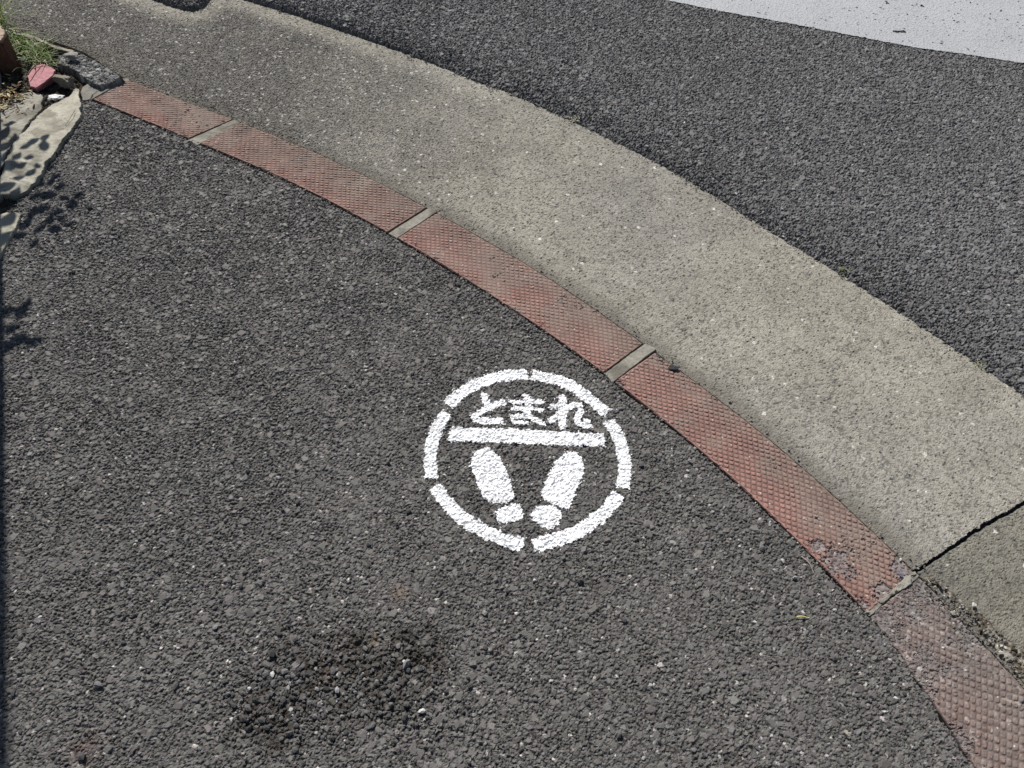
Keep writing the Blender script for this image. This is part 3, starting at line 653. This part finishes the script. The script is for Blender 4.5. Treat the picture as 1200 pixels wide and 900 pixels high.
# ------------------------------------------------------------------ loose grit, dirt along the gutter
def grit(name, pts, sizes, cols, seed, zs=None):
    """many little angular stones in one mesh"""
    r = np.random.default_rng(seed); bm = bmesh.new(); bmesh.ops.create_icosphere(bm, subdivisions=1, radius=1)
    T = np.array([v.co[:] for v in bm.verts]); TF = np.array([[v.index for v in f.verts] for f in bm.faces]); bm.free()
    n = len(pts); V = T[None] * (1 + r.uniform(-.32, .22, (n, len(T), 1)))
    sc = np.stack([sizes, sizes * r.uniform(.55, .95, n), sizes * r.uniform(.4, .75, n)], 1)
    V = V * sc[:, None, :]; a = r.uniform(0, 6.28, n); ca, sa = np.cos(a)[:, None], np.sin(a)[:, None]
    V = np.stack([V[..., 0] * ca - V[..., 1] * sa, V[..., 0] * sa + V[..., 1] * ca, V[..., 2]], -1)
    V[..., 2] += (sc[:, 2] * .55)[:, None] + (0 if zs is None else np.asarray(zs)[:, None]); V[..., 0] += pts[:, 0:1]; V[..., 1] += pts[:, 1:2]
    F = TF[None] + (np.arange(n) * len(T))[:, None, None]
    return link_mesh(name, np_mesh(name, V.reshape(-1, 3), F.reshape(-1, 3), np.repeat(cols, len(T), 0)), M_rock)
R2 = np.random.default_rng(12)
# loose stones on the pavement, denser in the raveled patches
pts = []
for _ in range(1500):
    px_, py_ = R2.uniform(0, 1180), R2.uniform(140, 900); q = g1(px_, py_); pts.append(q)
for cx, cy, sx, sy, n in ((420, 800, 75, 30, 450), (320, 830, 35, 25, 260), (1015, 715, 12, 14, 60)):
    for _ in range(n): pts.append(g1(R2.normal(cx, sx), R2.normal(cy, sy)))
pts = np.array(pts); pts = pts[sdcurve(pts[:, 0], pts[:, 1], C_in) < -.008]; pts = pts[sdpoly(pts[:, 0], pts[:, 1], BED) > .004]
pts = pts[np.hypot(pts[:, 0] - pc[0], pts[:, 1] - pc[1]) > .21]
sz = np.exp(R2.normal(math.log(.0028), .38, len(pts))); v = .085 * np.exp(R2.normal(0, .35, len(pts))); k = R2.random(len(pts)) < .035; v[k] = R2.uniform(.25, .5, k.sum())
col = v[:, None] * np.array([1, .98, .95])
tag(grit('loose_grit', pts, sz, col, 1, np.full(len(pts), -.0006)), 'loose dark grit scattered over the pavement asphalt', 'grit', kind='stuff')
# dirt ridge at the lower right between gutter and worn block
def dirt_z(x, y, e): return -.002 + sstep(0, .02, e) * .006 + (vnoise(x, y, .012, 601, 3) - .5) * .005 + np.maximum(stones(x, y, .006, 602, .8, (.35, .6), (-1.5, 1.5), .4)[0], -.002)
def dirt_c(x, y, e):
    i = stones(x, y, .006, 602, .8, (.35, .6), (-1.5, 1.5), .4)[1]
    return lerp(stone_tint(i, 602, .16, .5, .08, (.35, .6), (1, .92, .78)), rgb(.07, .055, .035), np.clip((vnoise(x, y, .01, 603, 3) - .42) * 4, 0, .85))
tag(slab('dirt', G([(1080, 672), (1098, 674), (1118, 690), (1150, 716), (1178, 742), (1215, 772), (1240, 800), (1240, 850), (1206, 812), (1182, 785), (1155, 748), (1128, 715), (1104, 694), (1082, 684)]), .0015, dirt_z, dirt_c, M_soil, seed=22, drop=.006, ragged=.014, bevel=.008), 'brown grit and dirt washed into the gutter beside the worn kerb block', 'dirt', kind='stuff')
pts = []
for _ in range(230):
    t = R2.random(); pts.append(g1(1085 + 125 * t + R2.normal(0, 7), 678 + 110 * t + R2.normal(0, 6)))
for _ in range(160):
    i = R2.integers(60, len(C_road) - 20); pts.append(C_road[i] + R2.normal(0, .006, 2) + np.array([-.003, -.003]))
for _ in range(420):
    i = R2.integers(30, len(C_in) - 30); k_ = R2.random(); pts.append(C_in[i] * (1 - k_) + C_in[i + 1] * k_ + R2.normal(0, .0032, 2) + np.array([-.0015, -.0025]))
for _ in range(260):
    i = R2.integers(30, len(C_out) - 20); k_ = R2.random(); pts.append(C_out[i] * (1 - k_) + C_out[i + 1] * k_ + np.abs(R2.normal(0, .012)) * np.array([.6, .8]))
pts = np.array(pts); sz = np.exp(R2.normal(math.log(.0019), .35, len(pts))); v = .14 * np.exp(R2.normal(0, .5, len(pts)))
tag(grit('loose_grit', pts, sz, v[:, None] * np.array([1, .93, .8]), 2, np.full(len(pts), .001)), 'fine pale and brown grit lying along the edges of the gutter', 'grit', kind='stuff')

# small separate pebbles one can point to
peb = [(1055, 674, .0050, (.14, .15, .20), 'bluish round pebble lodged in the crumbled end of the red kerb block'),
       (1140, 709, .0062, (.55, .52, .46), 'pale pebble on the slab at lower right, beside the dirt line'),
       (1055, 656, .0034, (.62, .58, .5), 'tiny pale pebble at the top corner of the crumbled kerb end'),
       (808, 541, .0060, (.26, .25, .23), 'grey pebble right of the painted circle, near the red kerb'),
       (931, 677, .0052, (.30, .30, .28), 'round grey pebble below the straw by the lower kerb block'),
       (640, 333, .0, None, ''), (48, 640, .0052, (.25, .23, .21), 'tan pebble near the left edge, level with the footprints'),
       (116, 803, .0080, (.17, .165, .16), 'dark flat pebble with a shadow, low down near the left edge'),
       (992, 861, .0072, (.30, .27, .22), 'light brown pebble at the bottom, left of the worn kerb block'),
       (602, 268, .0036, (.6, .58, .52), 'white speck of stone on the gutter above the third red block'),
       (862, 228, .0050, (.42, .42, .42), 'white pebble on the road asphalt near the gutter, straight above the painted circle and blocks'),
       (918, 278, .0040, (.5, .48, .46), 'pale pebble just inside the road edge'),
       (802, 145, .0048, (.6, .59, .58), 'small bright pebble alone on the road asphalt between the gutter and the white stripe')]
for i, (px_, py_, s_, c_, lab) in enumerate(peb):
    if s_ > 0: rock('pebble', px_, py_, (s_, s_ * .72), 40 + i, c_, lab, 'pebble', .7, zoff=.001, group='loose pebbles')
rock('asphalt_chip', 790, 432, (.017, .0075), 71, (.035, .036, .040), 'flat dark chip of asphalt lying at the top edge of the red kerb block', 'asphalt chip', .5, rot=-.1, cuts=12, zoff=.002, spread=.05)
for i, (px_, py_, s_, lab) in enumerate([(34, 36.5, .006, 'dark crumb on the gutter just above the grass, leftmost of the row'), (50, 37.5, .005, 'dark crumb on the gutter above the grass, middle of the row'), (62, 42, .0045, 'dark crumb on the gutter above the grass, rightmost of the row'),
                                     (125, 28, .005, 'lone dark crumb on the gutter well right of the grass'), (383, 58, .006, 'dark crumb on the gutter near the road edge, far side'), (195, 107, .006, 'dark crumb at the gutter edge of the farthest red block'), (369, 178, .006, 'dark crumb at the gutter edge of the second red block')]):
    rock('soil_crumb', px_, py_, (s_, s_ * .6), 80 + i, (.03, .028, .025), lab, 'crumb', .6, zoff=.001, group='dark crumbs on the gutter')

def twig(name, a, b, w, c, label, cat, bend=.004, z=.003):
    A, B = g1(*a), g1(*b); me_v = []; n = 9; d = (B - A); L = np.hypot(*d); t = d / L; p = np.array([-t[1], t[0]]); bm = bmesh.new(); rings = []
    for k in range(n):
        u = k / (n - 1); cc = A + d * u + p * math.sin(u * 3.1) * bend; zz = z + .0015 * math.sin(u * 5); r = w * (1 - .5 * u)
        rings.append([bm.verts.new((cc[0] + p[0] * r * math.cos(q), cc[1] + p[1] * r * math.cos(q), zz + r * math.sin(q))) for q in np.arange(6) * math.pi / 3])
    for r0, r1 in zip(rings[:-1], rings[1:]):
        for k in range(6): bm.faces.new((r0[k], r0[(k + 1) % 6], r1[(k + 1) % 6], r1[k]))
    bm.faces.new(rings[0][::-1]); bm.faces.new(rings[-1]); bmesh.ops.recalc_face_normals(bm, faces=bm.faces)
    me = bpy.data.meshes.new(name); bm.to_mesh(me); bm.free(); return tag(link_mesh(name, me, plain(name + ' bark', c)), label, cat)
twig('twig', (938, 653), (953, 672), .0013, (.36, .30, .24), 'thin pale brown twig lying along the edge of the lower red block', 'twig')
twig('straw', (933, 723.5), (948, 724.5), .0014, (.55, .52, .2), 'short yellow straw on the asphalt near the crumbled kerb end', 'straw', .001)
twig('twig', (90, 135), (78, 152), .0007, (.12, .09, .07), 'hair thin dark twig lying on the cream concrete patch', 'twig', .002, .0125)
twig('straw', (17, 46), (42, 46.5), .0012, (.6, .56, .38), 'pale dry stalk lying level across the grass tuft', 'straw', .002, .03)
for _i, (_a, _b, _l) in enumerate([((38, 98), (58, 78), 'dark dry stalk lying slantwise over the pink brick, lower of two'), ((34, 84), (62, 84), 'dark dry stalk lying level over the pink brick, upper of two')]):
    twig('stalk', _a, _b, .0019, (.07, .06, .03), _l, 'stalk', .004, .026)
twig('straw', (46, 64), (69, 55), .0012, (.66, .62, .48), 'whitish bent stalk poking out of the grass toward the kerb stone', 'straw', -.006, .03)

# ------------------------------------------------------------------ just outside the view: gate post and shrub that shade the left edge
B0 = g1(*SHD[1]); dd = -np.array([SUN_H.x, SUN_H.y]); B0 = g1(11.5, 890); A0 = B0 - dd * 1.62; nn = np.array([dd[1], -dd[0]])   # nn points to the left (away from the scene)
if nn[0] > 0: nn = -nn
bm = bmesh.new(); pts4 = [A0, A0 + nn * .32, A0 + nn * .32 - dd * .3, A0 - dd * .3]
POST_H = 2.3
def box_prism(P4, z0, z1, grow=0.):
    c0 = sum(P4) / 4; q = [c0 + (p - c0) * (1 + grow) for p in P4]
    lo = [bm.verts.new((p[0], p[1], z0)) for p in q]; hi = [bm.verts.new((p[0], p[1], z1)) for p in q]
    bm.faces.new(lo); bm.faces.new(hi)
    for k in range(4): bm.faces.new((lo[k], lo[(k + 1) % 4], hi[(k + 1) % 4], hi[k]))
post = tag(empty('gate_post', (float(A0[0]), float(A0[1]), 0)), 'rendered grey gate post standing just left of the view and shading the edge', 'gate post')
box_prism(pts4, -.01, POST_H); bmesh.ops.recalc_face_normals(bm, faces=bm.faces); bmesh.ops.bevel(bm, geom=bm.edges[:], offset=.008, segments=3, affect='EDGES')
me = bpy.data.meshes.new('shaft'); bm.to_mesh(me); bm.free(); link_mesh('shaft', me, plain('grey render', (.35, .34, .32), .9, 12, .15), post)
bm = bmesh.new(); box_prism(pts4, POST_H + .001, POST_H + .05, .0); bmesh.ops.recalc_face_normals(bm, faces=bm.faces); bmesh.ops.bevel(bm, geom=bm.edges[:], offset=.01, segments=3, affect='EDGES')
me = bpy.data.meshes.new('cap'); bm.to_mesh(me); bm.free(); link_mesh('cap', me, plain('post cap', (.3, .3, .29), .9, 12, .15), post)

shr_base = Vector((-1.98, 2.0, 0)); shrub = tag(empty('garden_shrub', shr_base), 'broad leaved shrub beside the gate post, throwing leaf shadows on the cream patch', 'shrub')
LV = []; LF = []; stems = []
def leaf(c, ax, nrm, L, w):
    ax = ax.normalized(); nrm = (nrm - ax * nrm.dot(ax)).normalized(); sd_ = ax.cross(nrm); b0 = len(LV)
    prof = ((0, .0), (.12, .45), (.3, .9), (.5, 1), (.72, .75), (.9, .32), (1, 0))
    for t, ww in prof:
        for s_ in (-1, 0, 1): LV.append(tuple(c + ax * (L * (t - .5)) + sd_ * (w / 2 * ww * s_) + nrm * (abs(s_) * ww * w * .12 - .1 * L * t * t)))
    for i in range(6):
        for j in range(2): q = b0 + i * 3 + j; LF.append((q, q + 1, q + 4, q + 3))
rgl = random.Random(3)
shadows = [(18, 168, .05, 1.9), (10, 185, .05, 1.2), (4, 160, .06, 1.4), (0, 205, .06, 1.), (8, 225, .05, .6), (33, 178, .035, .6), (42, 172, .035, .4), (54, 178, .045, -1.2), (55, 168, .03, 1.2), (36, 190, .03, 0), (46, 200, .03, -1),
           (28, 200, .028, 1), (58, 196, .03, 1.6), (24, 214, .03, .4), (48, 215, .03, 1.7), (66, 205, .03, .5), (70, 218, .045, -1.3), (56, 228, .045, .2), (84, 240, .045, -1.2), (66, 248, .04, .2), (50, 245, .04, .6), (38, 250, .04, 1.6),
           (30, 262, .04, 1.2), (64, 268, .035, .3), (12, 262, .05, 1.4), (5, 285, .05, 1.2), (26, 365, .05, 1.5), (14, 385, .04, .3), (22, 398, .05, .1), (40, 400, .04, .4), (8, 405, .05, 1.), (4, 60, .0, 0), (38, 208, .035, 1.2), (14, 200, .05, .2), (20, 232, .04, 1.5), (2, 240, .05, .8), (40, 230, .03, .9), (60, 212, .03, 1.1), (76, 232, .035, -.6), (72, 256, .035, -.9), (92, 228, .03, .9), (58, 258, .035, 1.8), (80, 262, .03, 0), (46, 268, .035, 1.), (24, 275, .035, .3), (40, 285, .03, 1.3), (6, 175, .05, 1.), (12, 148, .035, .5), (22, 190, .035, 1.4), (34, 355, .03, 1.8), (8, 365, .04, .4)]
for (px_, py_, L, a) in shadows:
    if L <= 0: continue
    q = g1(px_, py_); hgt = rgl.uniform(.42, .62) if py_ < 300 else rgl.uniform(.75, .85)
    P = Vector((q[0], q[1], 0)) + SUN * (hgt / SUN.z)
    ax = Vector((math.cos(a), math.sin(a), rgl.uniform(-.2, .2))); leaf(P, ax, Vector((rgl.gauss(0, .25), rgl.gauss(0, .25), 1)) + SUN * .5, L * 1.0, L * .6); stems.append(P)
# the rest of the crown, out to the left
for k in range(260):
    P = shr_base + Vector((rgl.gauss(-.12, .16), rgl.gauss(.16, .16), abs(rgl.gauss(.55, .22)))); leaf(P, Vector((rgl.gauss(0, 1), rgl.gauss(0, 1), rgl.gauss(0, .4))), Vector((rgl.gauss(0, .4), rgl.gauss(0, .4), 1)), rgl.uniform(.04, .07), rgl.uniform(.02, .035))
me = bpy.data.meshes.new('foliage'); me.from_pydata([tuple(Vector(v)) for v in LV], [], LF); link_mesh('foliage', me, leafmat('shrub leaf', (.05, .10, .025)), shrub)
bm = bmesh.new()
def tube(a, b, r0, r1, n=6):
    d = (b - a); ax = d.normalized(); u = ax.orthogonal().normalized(); v = ax.cross(u); R = []
    for k in range(n + 1):
        t = k / n; c = a + d * t + Vector((0, 0, .08 * d.length * math.sin(t * 3.14))); r = r0 + (r1 - r0) * t; R.append([bm.verts.new(c + (u * math.cos(q) + v * math.sin(q)) * r) for q in np.arange(6) * math.pi / 3])
    for p, q in zip(R[:-1], R[1:]):
        for k in range(6): bm.faces.new((p[k], p[(k + 1) % 6], q[(k + 1) % 6], q[k]))
hub = shr_base + Vector((-.02, .05, .35)); tube(shr_base, hub, .011, .008)
for P in stems: tube(hub, P, .0014, .0004)
for k in range(10): tube(hub, shr_base + Vector((rgl.gauss(-.12, .16), rgl.gauss(.16, .16), rgl.uniform(.4, .9))), .005, .001)
bmesh.ops.recalc_face_normals(bm, faces=bm.faces); me = bpy.data.meshes.new('stem'); bm.to_mesh(me); bm.free(); link_mesh('stem', me, plain('shrub bark', (.12, .09, .06)), shrub)
print('SCENE verts', sum(len(o.data.vertices) for o in bpy.data.objects if o.type == 'MESH'))
